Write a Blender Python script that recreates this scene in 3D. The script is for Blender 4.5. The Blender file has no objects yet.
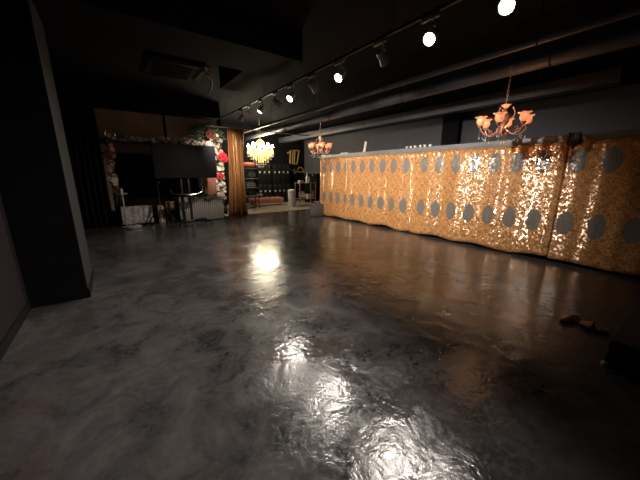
import bpy, bmesh, math, random
from mathutils import Vector, Matrix
R = math.radians
PI = math.pi
random.seed(7)
scene = bpy.context.scene
C = scene.collection

# ------------------------------------------------------------------ camera, world, exposure
cam_d = bpy.data.cameras.new('camera')
cam = bpy.data.objects.new('camera', cam_d)
C.objects.link(cam)
cam_d.sensor_width = 36.0
cam_d.lens = 36.0 * 280.0 / 640.0
cam_d.clip_start = 0.05
cam.location = (0, 0, 1.45)
cam.rotation_euler = (R(90 - 13.457), 0, R(-35.847))
scene.camera = cam
world = bpy.data.worlds.new('world')
world.use_nodes = True
world.node_tree.nodes['Background'].inputs[0].default_value = (0.01, 0.01, 0.012, 1)
world.node_tree.nodes['Background'].inputs[1].default_value = 0.05
scene.world = world
vs = scene.view_settings
vs.view_transform = 'Standard'
vs.look = 'None'
vs.gamma = 1
vs.use_curve_mapping = False
vs.exposure = 0.0

SPOT_COL = (1.0, 0.90, 0.80)


# ------------------------------------------------------------------ node helpers
class V:
    """a tiny expression wrapper round shader sockets"""
    def __init__(s, nt, sock): s.nt, s.s = nt, sock
    def _op(s, op, *a):
        n = s.nt.nodes.new('ShaderNodeMath'); n.operation = op
        for i, x in enumerate((s,) + a):
            if isinstance(x, V): s.nt.links.new(x.s, n.inputs[i])
            else: n.inputs[i].default_value = x
        return V(s.nt, n.outputs[0])
    def __add__(s, o): return s._op('ADD', o)
    def __sub__(s, o): return s._op('SUBTRACT', o)
    def __mul__(s, o): return s._op('MULTIPLY', o)
    def __truediv__(s, o): return s._op('DIVIDE', o)
    def abs(s): return s._op('ABSOLUTE')
    def sin(s): return s._op('SINE')
    def cos(s): return s._op('COSINE')
    def round(s): return s._op('ROUND')
    def max(s, o): return s._op('MAXIMUM', o)
    def min(s, o): return s._op('MINIMUM', o)
    def lt(s, o): return s._op('LESS_THAN', o)
    def gt(s, o): return s._op('GREATER_THAN', o)
    def ramp(s, a, b, lo=0.0, hi=1.0):
        n = s.nt.nodes.new('ShaderNodeMapRange'); n.clamp = True
        s.nt.links.new(s.s, n.inputs[0])
        for i, x in enumerate((a, b, lo, hi)): n.inputs[1 + i].default_value = x
        return V(s.nt, n.outputs[0])


class Mat:
    def __init__(s, name):
        s.m = bpy.data.materials.new(name); s.m.use_nodes = True
        s.nt = s.m.node_tree; s.b = s.nt.nodes['Principled BSDF']
    def coord(s, which='Object'):
        return s.nt.nodes.new('ShaderNodeTexCoord').outputs[which]
    def sep(s, sock):
        n = s.nt.nodes.new('ShaderNodeSeparateXYZ'); s.nt.links.new(sock, n.inputs[0])
        return [V(s.nt, o) for o in n.outputs]
    def mapping(s, sock, scale):
        n = s.nt.nodes.new('ShaderNodeMapping'); s.nt.links.new(sock, n.inputs[0])
        n.inputs['Scale'].default_value = scale
        return n.outputs[0]
    def noise(s, sock, scale, detail=3, rough=0.5, dist=0.0, out='Fac'):
        n = s.nt.nodes.new('ShaderNodeTexNoise'); s.nt.links.new(sock, n.inputs['Vector'])
        n.inputs['Scale'].default_value = scale; n.inputs['Detail'].default_value = detail
        n.inputs['Roughness'].default_value = rough; n.inputs['Distortion'].default_value = dist
        return V(s.nt, n.outputs[out])
    def voronoi(s, sock, scale, out='Distance', feature='F1'):
        n = s.nt.nodes.new('ShaderNodeTexVoronoi'); n.feature = feature
        s.nt.links.new(sock, n.inputs['Vector']); n.inputs['Scale'].default_value = scale
        return V(s.nt, n.outputs[out])
    def mix(s, fac, a, b):
        n = s.nt.nodes.new('ShaderNodeMix'); n.data_type = 'RGBA'
        s.put(n.inputs[0], fac)
        for k, x in ((6, a), (7, b)):
            if isinstance(x, tuple): n.inputs[k].default_value = (*x, 1) if len(x) == 3 else x
            else: s.nt.links.new(x.s, n.inputs[k])
        return V(s.nt, n.outputs[2])
    def put(s, inp, x):
        if isinstance(x, str): inp = s.b.inputs[inp]
        if isinstance(inp, str): inp = s.b.inputs[inp]
        if isinstance(x, V): s.nt.links.new(x.s, inp)
        elif isinstance(x, tuple): inp.default_value = (*x, 1) if len(x) == 3 else x
        else: inp.default_value = x
    def set(s, **k):
        for key, x in k.items():
            name = {'color': 'Base Color', 'rough': 'Roughness', 'metal': 'Metallic', 'emit': 'Emission Color',
                    'power': 'Emission Strength', 'trans': 'Transmission Weight', 'ior': 'IOR', 'alpha': 'Alpha',
                    'spec': 'Specular IOR Level', 'coat': 'Coat Weight', 'coatr': 'Coat Roughness',
                    'sheen': 'Sheen Weight', 'normal': 'Normal'}[key]
            s.put(s.b.inputs[name], x)
        return s
    def bump(s, h, dist, strength=1.0, prev=None):
        n = s.nt.nodes.new('ShaderNodeBump'); s.nt.links.new(h.s, n.inputs['Height'])
        n.inputs['Distance'].default_value = dist; n.inputs['Strength'].default_value = strength
        if prev is not None: s.nt.links.new(prev.s, n.inputs['Normal'])
        return V(s.nt, n.outputs[0])


def simple(name, color, rough=0.5, metal=0.0, var=0.25, scale=8.0, bump=0.0, **kw):
    """plain paint/metal/cloth with a little procedural mottling"""
    m = Mat(name)
    co = m.coord()
    n = m.noise(co, scale, 4)
    dark = tuple(c * (1 - var) for c in color); light = tuple(min(1, c * (1 + var)) for c in color)
    m.set(color=m.mix(n.ramp(0.3, 0.7), dark, light), rough=n.ramp(0, 1, max(0.02, rough - 0.08), min(1, rough + 0.08)), metal=metal)
    if bump: m.set(normal=m.bump(m.noise(co, scale * 6, 3), bump))
    m.set(**kw)
    return m.m


def glow(name, col, power):
    m = Mat(name); n = m.noise(m.coord(), 20.0, 2)
    m.set(color=col, emit=m.mix(n, col, tuple(min(1, c * 1.08) for c in col)), power=power, rough=0.4)
    return m.m


M = {}
M['black_paint'] = simple('black_paint', (0.007, 0.0066, 0.007), 0.8, bump=0.001, spec=0.12)
M['black_metal'] = simple('black_metal', (0.02, 0.02, 0.022), 0.4, 0.3)
M['dark_wall'] = simple('dark_wall', (0.015, 0.0115, 0.013), 0.9, var=0.12, scale=3, bump=0.001, spec=0.12)
M['grey_wall'] = simple('grey_wall', (0.088, 0.086, 0.106), 0.7, var=0.1, scale=2, bump=0.001)
M['column_lit_side'] = simple('column_lit_side', (0.026, 0.0255, 0.0255), 0.85, var=0.1, scale=4, bump=0.001, spec=0.15)  # lighter column colour for the side the spotlights catch
M['stage_wall'] = simple('stage_wall', (0.26, 0.19, 0.13), 0.85, var=0.2, scale=1.5, bump=0.001)
M['ceiling'] = simple('ceiling_paint', (0.010, 0.0095, 0.011), 0.9, var=0.2, scale=2, bump=0.004, spec=0.1)
M['beam'] = simple('beam_paint', (0.012, 0.011, 0.012), 0.85, var=0.15, scale=2, spec=0.1)
M['duct'] = simple('duct_paint', (0.085, 0.083, 0.095), 0.5, 0.2, var=0.15, scale=3)
M['grey_metal'] = simple('grey_metal', (0.40, 0.39, 0.38), 0.5, 0.2, var=0.1)
M['rail'] = simple('rail_metal', (0.05, 0.05, 0.05), 0.5, 0.5)
M['chrome'] = simple('chrome', (0.55, 0.55, 0.55), 0.2, 1.0, var=0.05)
M['ledge'] = simple('ledge_grey', (0.19, 0.185, 0.19), 0.45, var=0.15, scale=4)
M['white'] = simple('white_gloss', (0.75, 0.74, 0.72), 0.35, var=0.05)
M['offwhite'] = simple('off_white_paper', (0.62, 0.55, 0.46), 0.7, var=0.08)
M['marble'] = None
M['screen'] = simple('screen_black', (0.004, 0.004, 0.0045), 0.45, var=0.1, spec=0.2)
M['terracotta'] = simple('terracotta', (0.30, 0.11, 0.07), 0.7, var=0.15)
M['cardboard'] = simple('cardboard', (0.42, 0.24, 0.13), 0.8, var=0.15)
M['brown_panel'] = simple('brown_panel', (0.045, 0.028, 0.018), 0.6, var=0.3)
M['copper'] = simple('copper_metal', (0.78, 0.47, 0.36), 0.35, 0.6, var=0.12, scale=20)
M['gold'] = simple('gold_metal', (0.85, 0.60, 0.24), 0.3, 0.55, var=0.1, scale=15)
M['bench_pink'] = simple('pink_velvet', (0.36, 0.125, 0.095), 0.8, var=0.15, scale=10, sheen=0.5)
M['roll_red'] = simple('coral_cloth', (0.55, 0.14, 0.08), 0.8, var=0.2)
M['locker'] = simple('locker_black', (0.012, 0.012, 0.013), 0.35, 0.2, var=0.15)
M['plate'] = simple('plate_white', (0.5, 0.48, 0.44), 0.5, var=0.05)
M['grey_plastic'] = simple('grey_plastic', (0.13, 0.135, 0.14), 0.45, var=0.12, scale=6)
M['grey_bag'] = simple('grey_bag', (0.15, 0.15, 0.155), 0.8, var=0.2)
M['green_bag'] = simple('green_grey_bag', (0.10, 0.115, 0.10), 0.8, var=0.2)
M['shoe'] = simple('brown_leather', (0.34, 0.2, 0.12), 0.5, var=0.2, scale=25)
M['shoe_in'] = simple('shoe_lining', (0.035, 0.025, 0.02), 0.8)
M['case'] = simple('case_black', (0.004, 0.004, 0.004), 0.85, var=0.2)
M['leaf'] = simple('leaf_green', (0.07, 0.10, 0.045), 0.6, var=0.4, scale=6)
M['stem'] = simple('stem_brown', (0.05, 0.035, 0.02), 0.8)
for nm, c in (('rose_white', (0.85, 0.8, 0.72)), ('rose_cream', (0.75, 0.6, 0.42)), ('rose_pink', (0.75, 0.38, 0.33)),
              ('rose_red', (0.62, 0.03, 0.04)), ('rose_grey', (0.42, 0.38, 0.33)), ('rose_brown', (0.20, 0.05, 0.035))):
    M[nm] = simple(nm, c, 0.7, var=0.12, scale=30)
M['spot_glow'] = glow('spot_glow', (1.0, 0.9, 0.76), 40.0)
M['shade_glow'] = None
M['bulb_warm'] = glow('bulb_warm', (1.0, 0.66, 0.36), 7.0)
M['bulb_gold'] = glow('bulb_gold', (1.0, 0.88, 0.66), 200.0)


def make_special():
    # orange lit glass of the tulip shades
    m = Mat('orange_glass')
    n = m.noise(m.coord(), 18.0, 3)
    m.set(color=m.mix(n, (0.9, 0.36, 0.16), (0.95, 0.52, 0.28)), rough=0.25, emit=(1.0, 0.46, 0.22), power=n.ramp(0.3, 0.7, 0.22, 0.6), trans=0.25)
    M['shade_glow'] = m.m
    # clear crystal
    m = Mat('crystal')
    n = m.noise(m.coord(), 40.0, 2)
    m.set(color=m.mix(n, (0.85, 0.8, 0.75), (1, 0.97, 0.92)), rough=0.08, trans=0.55, ior=1.5, spec=0.9)
    M['crystal'] = m.m
    m = Mat('lit_amber_crystal')
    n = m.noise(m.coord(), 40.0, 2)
    m.set(color=m.mix(n, (0.95, 0.66, 0.25), (1, 0.86, 0.55)), rough=0.1, trans=0.4, spec=0.9, emit=(1.0, 0.62, 0.16), power=1.3)  # emission paints in the bulb light caught by the drops
    M['amber_glow'] = m.m
    # pale marble
    m = Mat('pale_marble')
    co = m.coord(); v = (m.noise(co, 2.2, 5, dist=1.6) - 0.5).abs()
    m.set(color=m.mix(v.ramp(0, 0.07), (0.24, 0.22, 0.2), (0.5, 0.47, 0.44)), rough=0.35)
    M['marble'] = m.m
    # ------------- troweled dark floor: mottled glaze with a rippled clear seal
    m = Mat('floor_seal')
    co = m.coord()
    big = m.noise(co, 0.9, 5, 0.6, 0.6)
    mid = m.noise(co, 3.2, 6, 0.65, 1.0)
    fine = m.noise(co, 26.0, 5, 0.7)
    red = m.noise(m.mapping(co, (1.0, 1.3, 1)), 1.35, 4, 0.6, 0.8)
    t = (big * 0.5 + mid * 0.5).ramp(0.40, 0.60)
    base = m.mix(t, (0.017, 0.0165, 0.017), (0.086, 0.082, 0.083))
    base = m.mix(red.ramp(0.52, 0.66, 0.0, 0.55), base, (0.075, 0.05, 0.043))
    base = m.mix(fine.ramp(0.35, 0.7, 0.0, 0.35), base, (0.095, 0.09, 0.088))
    rip = m.noise(co, 5.0, 4, 0.55, 0.9)
    trow = m.noise(co, 16.0, 4, 0.6, 1.2)
    grit = m.noise(co, 70.0, 3, 0.6)
    n1 = m.bump(rip, 0.0075)
    n2 = m.bump(trow, 0.0007, prev=n1)
    n3 = m.bump(grit, 0.0007, prev=n2)
    wear = m.noise(co, 2.0, 6, 0.7, 0.8)
    m.set(color=base, rough=(wear * 0.6 + fine * 0.4).ramp(0.44, 0.56, 0.10, 0.27), normal=n3, spec=0.5)
    M['floor'] = m.m
    # pale lobby floor, large tiles
    m = Mat('lobby_floor')
    n = m.noise(m.coord(), 2.0, 4)
    m.set(color=m.mix(n.ramp(0.3, 0.7), (0.42, 0.37, 0.29), (0.52, 0.46, 0.37)), rough=0.3)
    M['lobby_floor'] = m.m
    # draped gold lame curtain
    m = Mat('gold_curtain')
    co = m.coord()
    n = m.noise(m.mapping(co, (12, 12, 1.5)), 4.0, 4)
    m.set(color=m.mix(n.ramp(0.3, 0.7), (0.34, 0.15, 0.05), (0.56, 0.29, 0.11)), rough=0.4, metal=0.3, normal=m.bump(n, 0.006))
    M['gold_curtain'] = m.m
    # fluted grey front
    m = Mat('weathered_grey')
    n = m.noise(m.mapping(m.coord(), (14, 14, 1.2)), 3.0, 4)
    m.set(color=m.mix(n.ramp(0.3, 0.7), (0.24, 0.23, 0.22), (0.46, 0.44, 0.42)), rough=0.6)
    M['fluted'] = m.m


make_special()


def sequin_material(name, u0, pitch=0.372):
    """gold sequin embroidery on grey satin; UV is in metres (along the cloth, up)"""
    m = Mat(name)
    uvs = m.coord('UV')
    u, v, _ = m.sep(uvs)
    wob = m.noise(uvs, 9.0, 3)
    uu = u + (wob - 0.5) * 0.03
    # two rows of medallion windows where the satin shows
    k = ((uu - u0) / pitch)
    du = ((k - k.round()) * pitch).abs()
    dv = ((v - 0.665).abs()).min((v - 1.63).abs())
    scal = ((v * (PI / 0.040)).sin().abs() - 0.6) * 0.022 + (wob - 0.5) * 0.06
    q = dv / 0.19
    hexa = (du + scal) / 0.108 + q * q * q * 0.9
    med = hexa.lt(1.0)
    # lace in the gold: an ogee trellis, petals inside each bay, small scrolls
    p = 0.186
    cu = ((u + (wob - 0.5) * 0.07 - u0) * (2 * PI / p)).cos(); cv = ((v - 0.665) * (2 * PI / 0.193)).cos()
    og = cu + cv
    trellis = (og.abs() + (wob - 0.5) * 0.5).lt(0.17)
    petal = ((og.abs() - 1.1).abs().lt(0.15)) * (((u * (PI * 10 / p)).sin()).gt(-0.1))
    scr = (m.noise(uvs, 19.0, 2, 0.5, 2.5) - 0.5).abs().lt(0.03)
    holes = (trellis * 0.55).max(petal * 0.7).max(scr)
    cell = m.voronoi(uvs, 48.0, 'Color')
    cx, cy, cz = m.sep(cell.s)
    gold = m.mix(cx, (0.68, 0.31, 0.105), (0.90, 0.48, 0.19))
    gold = m.mix(holes * 0.8, gold, (0.11, 0.042, 0.015))
    st = m.noise(m.mapping(uvs, (30, 2, 1)), 2.0, 3)
    satin = m.mix(st, (0.24, 0.21, 0.18), (0.44, 0.40, 0.35))
    # every sequin sits at its own tilt
    g = m.nt.nodes.new('ShaderNodeNewGeometry')
    off = m.nt.nodes.new('ShaderNodeVectorMath'); off.operation = 'SUBTRACT'
    m.nt.links.new(cell.s, off.inputs[0]); off.inputs[1].default_value = (0.5, 0.5, 0.16)
    scl = m.nt.nodes.new('ShaderNodeVectorMath'); scl.operation = 'MULTIPLY'
    m.nt.links.new(off.outputs[0], scl.inputs[0]); scl.inputs[1].default_value = (0.1, 0.035, 0.56)
    sc2 = m.nt.nodes.new('ShaderNodeVectorMath'); sc2.operation = 'SCALE'
    m.nt.links.new(scl.outputs[0], sc2.inputs[0])
    amt = med.ramp(0, 1, 1.0, 0.4)
    m.nt.links.new(amt.s, sc2.inputs['Scale'])
    ad = m.nt.nodes.new('ShaderNodeVectorMath'); ad.operation = 'ADD'
    m.nt.links.new(g.outputs['Normal'], ad.inputs[0]); m.nt.links.new(sc2.outputs[0], ad.inputs[1])
    nz = m.nt.nodes.new('ShaderNodeVectorMath'); nz.operation = 'NORMALIZE'
    m.nt.links.new(ad.outputs[0], nz.inputs[0])
    m.set(color=m.mix(med, gold, satin), metal=med.ramp(0, 1, 0.12, 0.35), rough=med.ramp(0, 1, 0.20, 0.18), spec=0.75,
          normal=V(m.nt, nz.outputs[0]))
    return m.m


# ------------------------------------------------------------------ mesh helpers
def box(bm, c, s, rot=None, bev=0.0, seg=2):
    r = bmesh.ops.create_cube(bm, size=1.0)
    vsx = r['verts']
    bmesh.ops.scale(bm, vec=s, verts=vsx)
    if bev:
        es = list({e for v in vsx for e in v.link_edges})
        rr = bmesh.ops.bevel(bm, geom=es, offset=bev, segments=seg, profile=0.5, affect='EDGES')
        vsx = list({v for f in rr['faces'] for v in f.verts} | {v for v in vsx if v.is_valid})
    if rot is not None: bmesh.ops.rotate(bm, cent=(0, 0, 0), matrix=rot, verts=vsx)
    bmesh.ops.translate(bm, vec=c, verts=vsx)
    return bm


def B(c, s, rot=None, bev=0.0, seg=2):
    return box(bmesh.new(), c, s, rot, bev, seg)


def lathe(bm, prof, seg=16, c=(0, 0, 0), flute=0.0, nf=6, rot=None):
    rings = []
    vv = []
    for (r, z) in prof:
        ring = []
        for i in range(seg):
            a = 2 * PI * i / seg
            rr = max(r, 1e-4) * (1 + flute * math.cos(nf * a))
            p = Vector((rr * math.cos(a), rr * math.sin(a), z))
            if rot is not None: p = rot @ p
            w = bm.verts.new(p + Vector(c)); ring.append(w); vv.append(w)
        rings.append(ring)
    for a, b in zip(rings, rings[1:]):
        for i in range(seg):
            bm.faces.new((a[i], a[(i + 1) % seg], b[(i + 1) % seg], b[i]))
    if prof[0][0] > 1e-3: bm.faces.new(rings[0][::-1])
    if prof[-1][0] > 1e-3: bm.faces.new(rings[-1])
    return bm


def tube(bm, pts, rad, seg=8, closed=False):
    pts = [Vector(p) for p in pts]
    n = len(pts)
    rads = rad if isinstance(rad, (list, tuple)) else [rad] * n
    rings = []
    prevn = None
    for i, p in enumerate(pts):
        if closed: t = pts[(i + 1) % n] - pts[i - 1]
        else: t = pts[min(i + 1, n - 1)] - pts[max(i - 1, 0)]
        t.normalize()
        if prevn is None:
            a = Vector((0, 0, 1)) if abs(t.z) < 0.9 else Vector((1, 0, 0))
            prevn = (a - t * a.dot(t)).normalized()
        else:
            q = prevn - t * prevn.dot(t)
            prevn = q.normalized() if q.length > 1e-6 else prevn
        b = t.cross(prevn)
        rings.append([bm.verts.new(p + (prevn * math.cos(2 * PI * k / seg) + b * math.sin(2 * PI * k / seg)) * rads[i]) for k in range(seg)])
    rr = list(zip(rings, rings[1:]))
    if closed: rr.append((rings[-1], rings[0]))
    for a, b in rr:
        for k in range(seg):
            bm.faces.new((a[k], a[(k + 1) % seg], b[(k + 1) % seg], b[k]))
    if not closed:
        bm.faces.new(rings[0][::-1]); bm.faces.new(rings[-1])
    return bm


def T(pts, rad, seg=8, closed=False): return tube(bmesh.new(), pts, rad, seg, closed)
def L(prof, seg=16, c=(0, 0, 0), **k): return lathe(bmesh.new(), prof, seg, c, **k)


def bez(p0, p1, p2, p3, n=10):
    p0, p1, p2, p3 = map(Vector, (p0, p1, p2, p3))
    return [p0 * (1 - t) ** 3 + p1 * 3 * t * (1 - t) ** 2 + p2 * 3 * t * t * (1 - t) + p3 * t ** 3 for t in [i / (n - 1) for i in range(n)]]


def mesh(name, bm, mat, smooth=True):
    bmesh.ops.recalc_face_normals(bm, faces=bm.faces)
    me = bpy.data.meshes.new(name)
    bm.to_mesh(me); bm.free()
    me.materials.append(M[mat] if isinstance(mat, str) else mat)
    if smooth:
        for p in me.polygons: p.use_smooth = True
        me.set_sharp_from_angle(angle=R(40))
    return me


def obj(name, bm, mat, parent=None, loc=None, rot=None, smooth=True):
    me = bm if isinstance(bm, bpy.types.Mesh) else mesh(name, bm, mat, smooth)
    o = bpy.data.objects.new(name, me)
    C.objects.link(o)
    if parent is not None: o.parent = parent
    if loc is not None: o.location = loc
    if rot is not None: o.rotation_euler = rot
    return o


def tag(o, label, cat, group=None, kind=None):
    o['label'] = label; o['category'] = cat
    if group: o['group'] = group
    if kind: o['kind'] = kind
    return o


def thing(name, label, cat, loc=(0, 0, 0), rz=0.0, group=None):
    o = bpy.data.objects.new(name, None)
    C.objects.link(o)
    o.empty_display_size = 0.1
    o.location = loc; o.rotation_euler = (0, 0, rz)
    return tag(o, label, cat, group)


def struct(name, bm, mat, label, cat, parent=None, smooth=True):
    o = obj(name, bm, mat, parent, smooth=smooth)
    if parent is None:
        tag(o, label, cat, kind='structure')
    return o


def copy_tree(o, parent=None):
    c = o.copy(); C.objects.link(c); c.parent = parent
    for ch in list(o.children): copy_tree(ch, c)
    return c


def lamp(name, kind, loc, energy, col, parent=None, radius=0.04, aim=None, angle=150, blend=0.8):
    d = bpy.data.lights.new(name, kind)
    d.energy = energy; d.color = col; d.shadow_soft_size = radius
    if kind == 'SPOT':
        d.spot_size = R(angle); d.spot_blend = blend
    o = bpy.data.objects.new(name, d); C.objects.link(o)
    o.location = loc
    if aim is not None: o.rotation_euler = Vector(aim).to_track_quat('-Z', 'Y').to_euler()
    if parent is not None: o.parent = parent
    return o


# ------------------------------------------------------------------ the setting
XL, XR, YF, YB, ZC = -0.93, 8.4, -3.0, 13.05, 3.6
YS = 9.95          # stage wall
YL = 9.62          # edge of the lobby floor
PX = 5.86          # face of the partition
struct('floor', B(((XL + XR) / 2, (YF + YS + 0.1) / 2, -0.05), (XR - XL + 0.4, YS + 0.1 - YF + 0.2, 0.1)), 'floor', 'dark mottled glossy sealed concrete floor', 'floor', smooth=False)
lf = struct('floor_lobby', B(((3.0 + XR) / 2, (YL + YB) / 2, -0.02), (XR - 3.0, YB - YL, 0.064)), 'lobby_floor', 'pale beige raised lobby floor beyond the gold curtain', 'floor', smooth=False)
struct('ceiling', B(((XL + XR) / 2, (YF + YB) / 2, ZC + 0.05), (XR - XL + 0.4, YB - YF + 0.4, 0.1)), 'ceiling', 'black painted open ceiling', 'ceiling', smooth=False)
struct('wall_left', B((XL - 0.1, (YF + YB) / 2, ZC / 2), (0.2, YB - YF + 0.4, ZC)), 'dark_wall', 'dark plum grey wall at the left edge', 'wall', smooth=False)
wr = struct('wall_right', B((XR + 0.1, (YF + YB) / 2, ZC / 2), (0.2, YB - YF + 0.4, ZC)), 'grey_wall', 'dark grey wall rising behind the draped partition', 'wall', smooth=False)
struct('pilaster', B((XR - 0.1, 4.85, 1.55), (0.2, 0.5, 3.1)), 'black_paint', '', '', wr, smooth=False)
struct('bulkhead', B((XR - 0.35, (YF + YB) / 2, 3.36), (0.7, YB - YF - 0.02, 0.48)), 'black_paint', '', '', wr, smooth=False)
struct('wall_front', B(((XL + XR) / 2, YF - 0.1, ZC / 2), (XR - XL, 0.2, ZC)), 'black_paint', 'black wall behind the viewer', 'wall', smooth=False)
ws = struct('wall_stage', B(((XL + 3.0) / 2, YS + 0.1, ZC / 2), (3.0 - XL, 0.2, ZC)), 'stage_wall', 'brownish back wall above the flower arch', 'wall', smooth=False)
struct('wall_strip', B((1.47, YS - 0.02, 2.85), (0.05, 0.04, 0.7)), 'black_paint', '', '', ws, smooth=False)
struct('soffit', B(((XL + 3.0) / 2, YS - 0.2, 3.36), (3.0 - XL, 0.4, 0.48)), 'black_paint', '', '', ws, smooth=False)
struct('wall_lobby_left', B((3.1, (YS + 0.2 + YB) / 2, ZC / 2), (0.2, YB - YS - 0.2, ZC)), 'black_paint', 'black side wall of the lobby behind the curtain', 'wall', smooth=False)
struct('wall_back', B(((3.0 + XR) / 2, YB + 0.1, ZC / 2), (XR - 3.0, 0.2, ZC)), 'black_paint', 'black lobby wall behind the lockers', 'wall', smooth=False)

col = struct('wall_column', B(((XL - 0.43) / 2, 4.58, ZC / 2), (-0.43 - XL, 0.86, ZC)), 'black_paint', 'square column against the left wall, its unlit front coloured black', 'column', smooth=False)
struct('lit_side_sheet', B((-0.426, 4.58, ZC / 2), (0.008, 0.86, ZC - 0.02)), 'column_lit_side', '', '', col, smooth=False)  # grey sheet added so this side reads lit against the shaded black front
bb = bmesh.new()
box(bb, (XL + 0.26, 4.144, 0.05), (0.52, 0.012, 0.10))
struct('baseboard', bb, 'black_paint', '', '', col, smooth=False)
struct('baseboard', B((-0.416, 4.58, 0.05), (0.012, 0.884, 0.10)), 'black_paint', '', '', col, smooth=False)
struct('baseboard_left', B((XL + 0.006, (YF + 4.14) / 2, 0.05), (0.012, 4.14 - YF, 0.10)), 'black_paint', 'black baseboard along the left wall', 'baseboard', smooth=False)
struct('baseboard_rear', B((XL + 0.006, (5.02 + YS) / 2, 0.05), (0.012, YS - 5.02, 0.10)), 'black_paint', 'black baseboard beyond the column', 'baseboard', smooth=False)

# ceiling beams and services
struct('trim_1', B(((XL + 2.68) / 2, 4.65, 3.38), (2.68 - XL, 0.95, 0.44)), 'beam', 'wide dark boxed beam crossing from the column to the track', 'beam', smooth=False)
struct('trim_2', B((XL + 0.17, 1.0, 3.3), (0.3, 7.0, 0.6)), 'black_paint', 'black bulkhead running above the left wall', 'beam', smooth=False)
struct('trim_3', B((2.40, 5.85, 3.40), (0.56, 1.44, 0.40)), 'beam', 'short dark boxed return joining the wide ceiling beam', 'beam', smooth=False)


def duct(label, x, z, r, y0, y1, square=False):
    t = thing('ceiling_duct', label, 'duct', (x, (y0 + y1) / 2, z), group='ducts above the partition')
    ln = (y1 - y0)
    if square: obj('duct_body', B((0, 0, 0), (2 * r, ln, 2 * r * 0.8), bev=0.01), 'duct', t)
    else: obj('duct_body', T([(0, -ln / 2, 0), (0, ln / 2, 0)], r, 16), 'duct', t)
    n = 5
    top = ZC - z
    me = None
    for i in range(n):
        y = -ln / 2 + ln * (i + 0.5) / n
        if me is None:
            hb = bmesh.new()
            tube(hb, [(0, 0, r), (0, 0, top)], 0.006, 6)
            ring = [(math.cos(a) * (r + 0.006), 0, math.sin(a) * (r + 0.006)) for a in [2 * PI * k / 16 for k in range(16)]]
            tube(hb, ring, 0.008, 6, closed=True)
            me = mesh('hanger', hb, 'black_metal')
        obj('hanger', me, None, t, loc=(0, y, 0))
    return t


duct('slim round pipe nearest the track lights under the ceiling', 4.55, 3.06, 0.045, 0.4, 12.8)
duct('thick round duct in the middle of the ceiling pipes', 5.12, 2.98, 0.095, 0.4, 12.8)
duct('square duct farthest right, over the draped partition', 6.9, 2.98, 0.14, 1.2, 12.8, True)


def ac_unit():
    t = thing('air_conditioner', 'dark ceiling cassette air conditioner hanging near the stage', 'air conditioner', (1.12, 5.85, 3.20))
    obj('housing', B((0, 0, 0.13), (0.84, 0.84, 0.25), bev=0.02), 'black_paint', t)
    obj('panel', B((0, 0, -0.01), (0.98, 0.98, 0.04), bev=0.012), 'beam', t)
    gb = bmesh.new()
    for i in range(9): box(gb, (0, -0.24 + i * 0.06, -0.034), (0.5, 0.02, 0.012))
    box(gb, (0.25, 0, -0.034), (0.02, 0.5, 0.014)); box(gb, (-0.25, 0, -0.034), (0.02, 0.5, 0.014))
    obj('grille', gb, 'black_metal', t)
    for i in range(4):
        obj('flap', B((0, 0, 0), (0.6, 0.07, 0.012), bev=0.004), 'black_metal', t, loc=(0.39 * math.cos(i * PI / 2), 0.39 * math.sin(i * PI / 2), -0.034), rot=(0, 0, i * PI / 2 + PI / 2))
    rm = mesh('hanger_rod', T([(0, 0, 0.25), (0, 0, 0.40)], 0.008, 6), 'black_metal')
    for sx in (-1, 1):
        for sy in (-1, 1): obj('hanger_rod', rm, None, t, loc=(sx * 0.36, sy * 0.36, 0))
    obj('glint_patch', B((0.43, -0.47, -0.03), (0.10, 0.05, 0.07), rot=Matrix.Rotation(R(35), 3, 'X'), bev=0.003), 'chrome', t)  # small chrome piece added for the bright reflection on this corner
    obj('drain_pipe', T(bez((0.42, 0.2, 0.1), (0.8, 0.25, 0.12), (0.9, 0.9, 0.1), (1.0, 1.6, 0.1)), 0.02, 8), 'black_metal', t)


ac_unit()

# ------------------------------------------------------------------ track lights
TX, TZ = 2.9, 3.06
rail = thing('light_track', 'long black lighting track hanging from thin cords', 'light track', (TX, 4.0, TZ))
obj('track_bar', B((0, 0, 0), (0.036, 10.2, 0.034), bev=0.004), 'rail', rail)
cm = mesh('suspension_cord', T([(0, 0, 0.017), (0, 0, ZC - TZ)], 0.003, 6), 'black_metal')
for y in (-4.2, -1.45, -0.6, 2.1, 3.6, 4.6):
    top = obj('suspension_cord', cm, None, rail, loc=(0, y, 0))

hb = bmesh.new(); box(hb, (0, 0, 0), (0.038, 0.21, 0.045), bev=0.006)
ME_adapter = mesh('adapter', hb, 'grey_metal')
yb = bmesh.new()
tube(yb, [(0, 0, -0.02), (0, 0, -0.075)], 0.012, 8)
tube(yb, bez((-0.05, 0, -0.19), (-0.06, 0, -0.09), (-0.03, 0, -0.075), (0, 0, -0.075), 7), 0.008, 6)
tube(yb, bez((0.05, 0, -0.19), (0.06, 0, -0.09), (0.03, 0, -0.075), (0, 0, -0.075), 7), 0.008, 6)
ME_yoke = mesh('yoke', yb, 'grey_metal')
ME_head = mesh('head', L([(0.0, 0.075), (0.028, 0.072), (0.036, 0.05), (0.038, 0.0), (0.05, -0.05), (0.052, -0.075), (0.046, -0.075), (0.042, -0.055), (0.0, -0.055)], 18), 'grey_metal')
ME_lens_on = mesh('lens', L([(0.044, -0.056), (0.043, -0.068), (0.032, -0.080), (0.016, -0.086), (0.0, -0.087)], 16), 'spot_glow')

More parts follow.
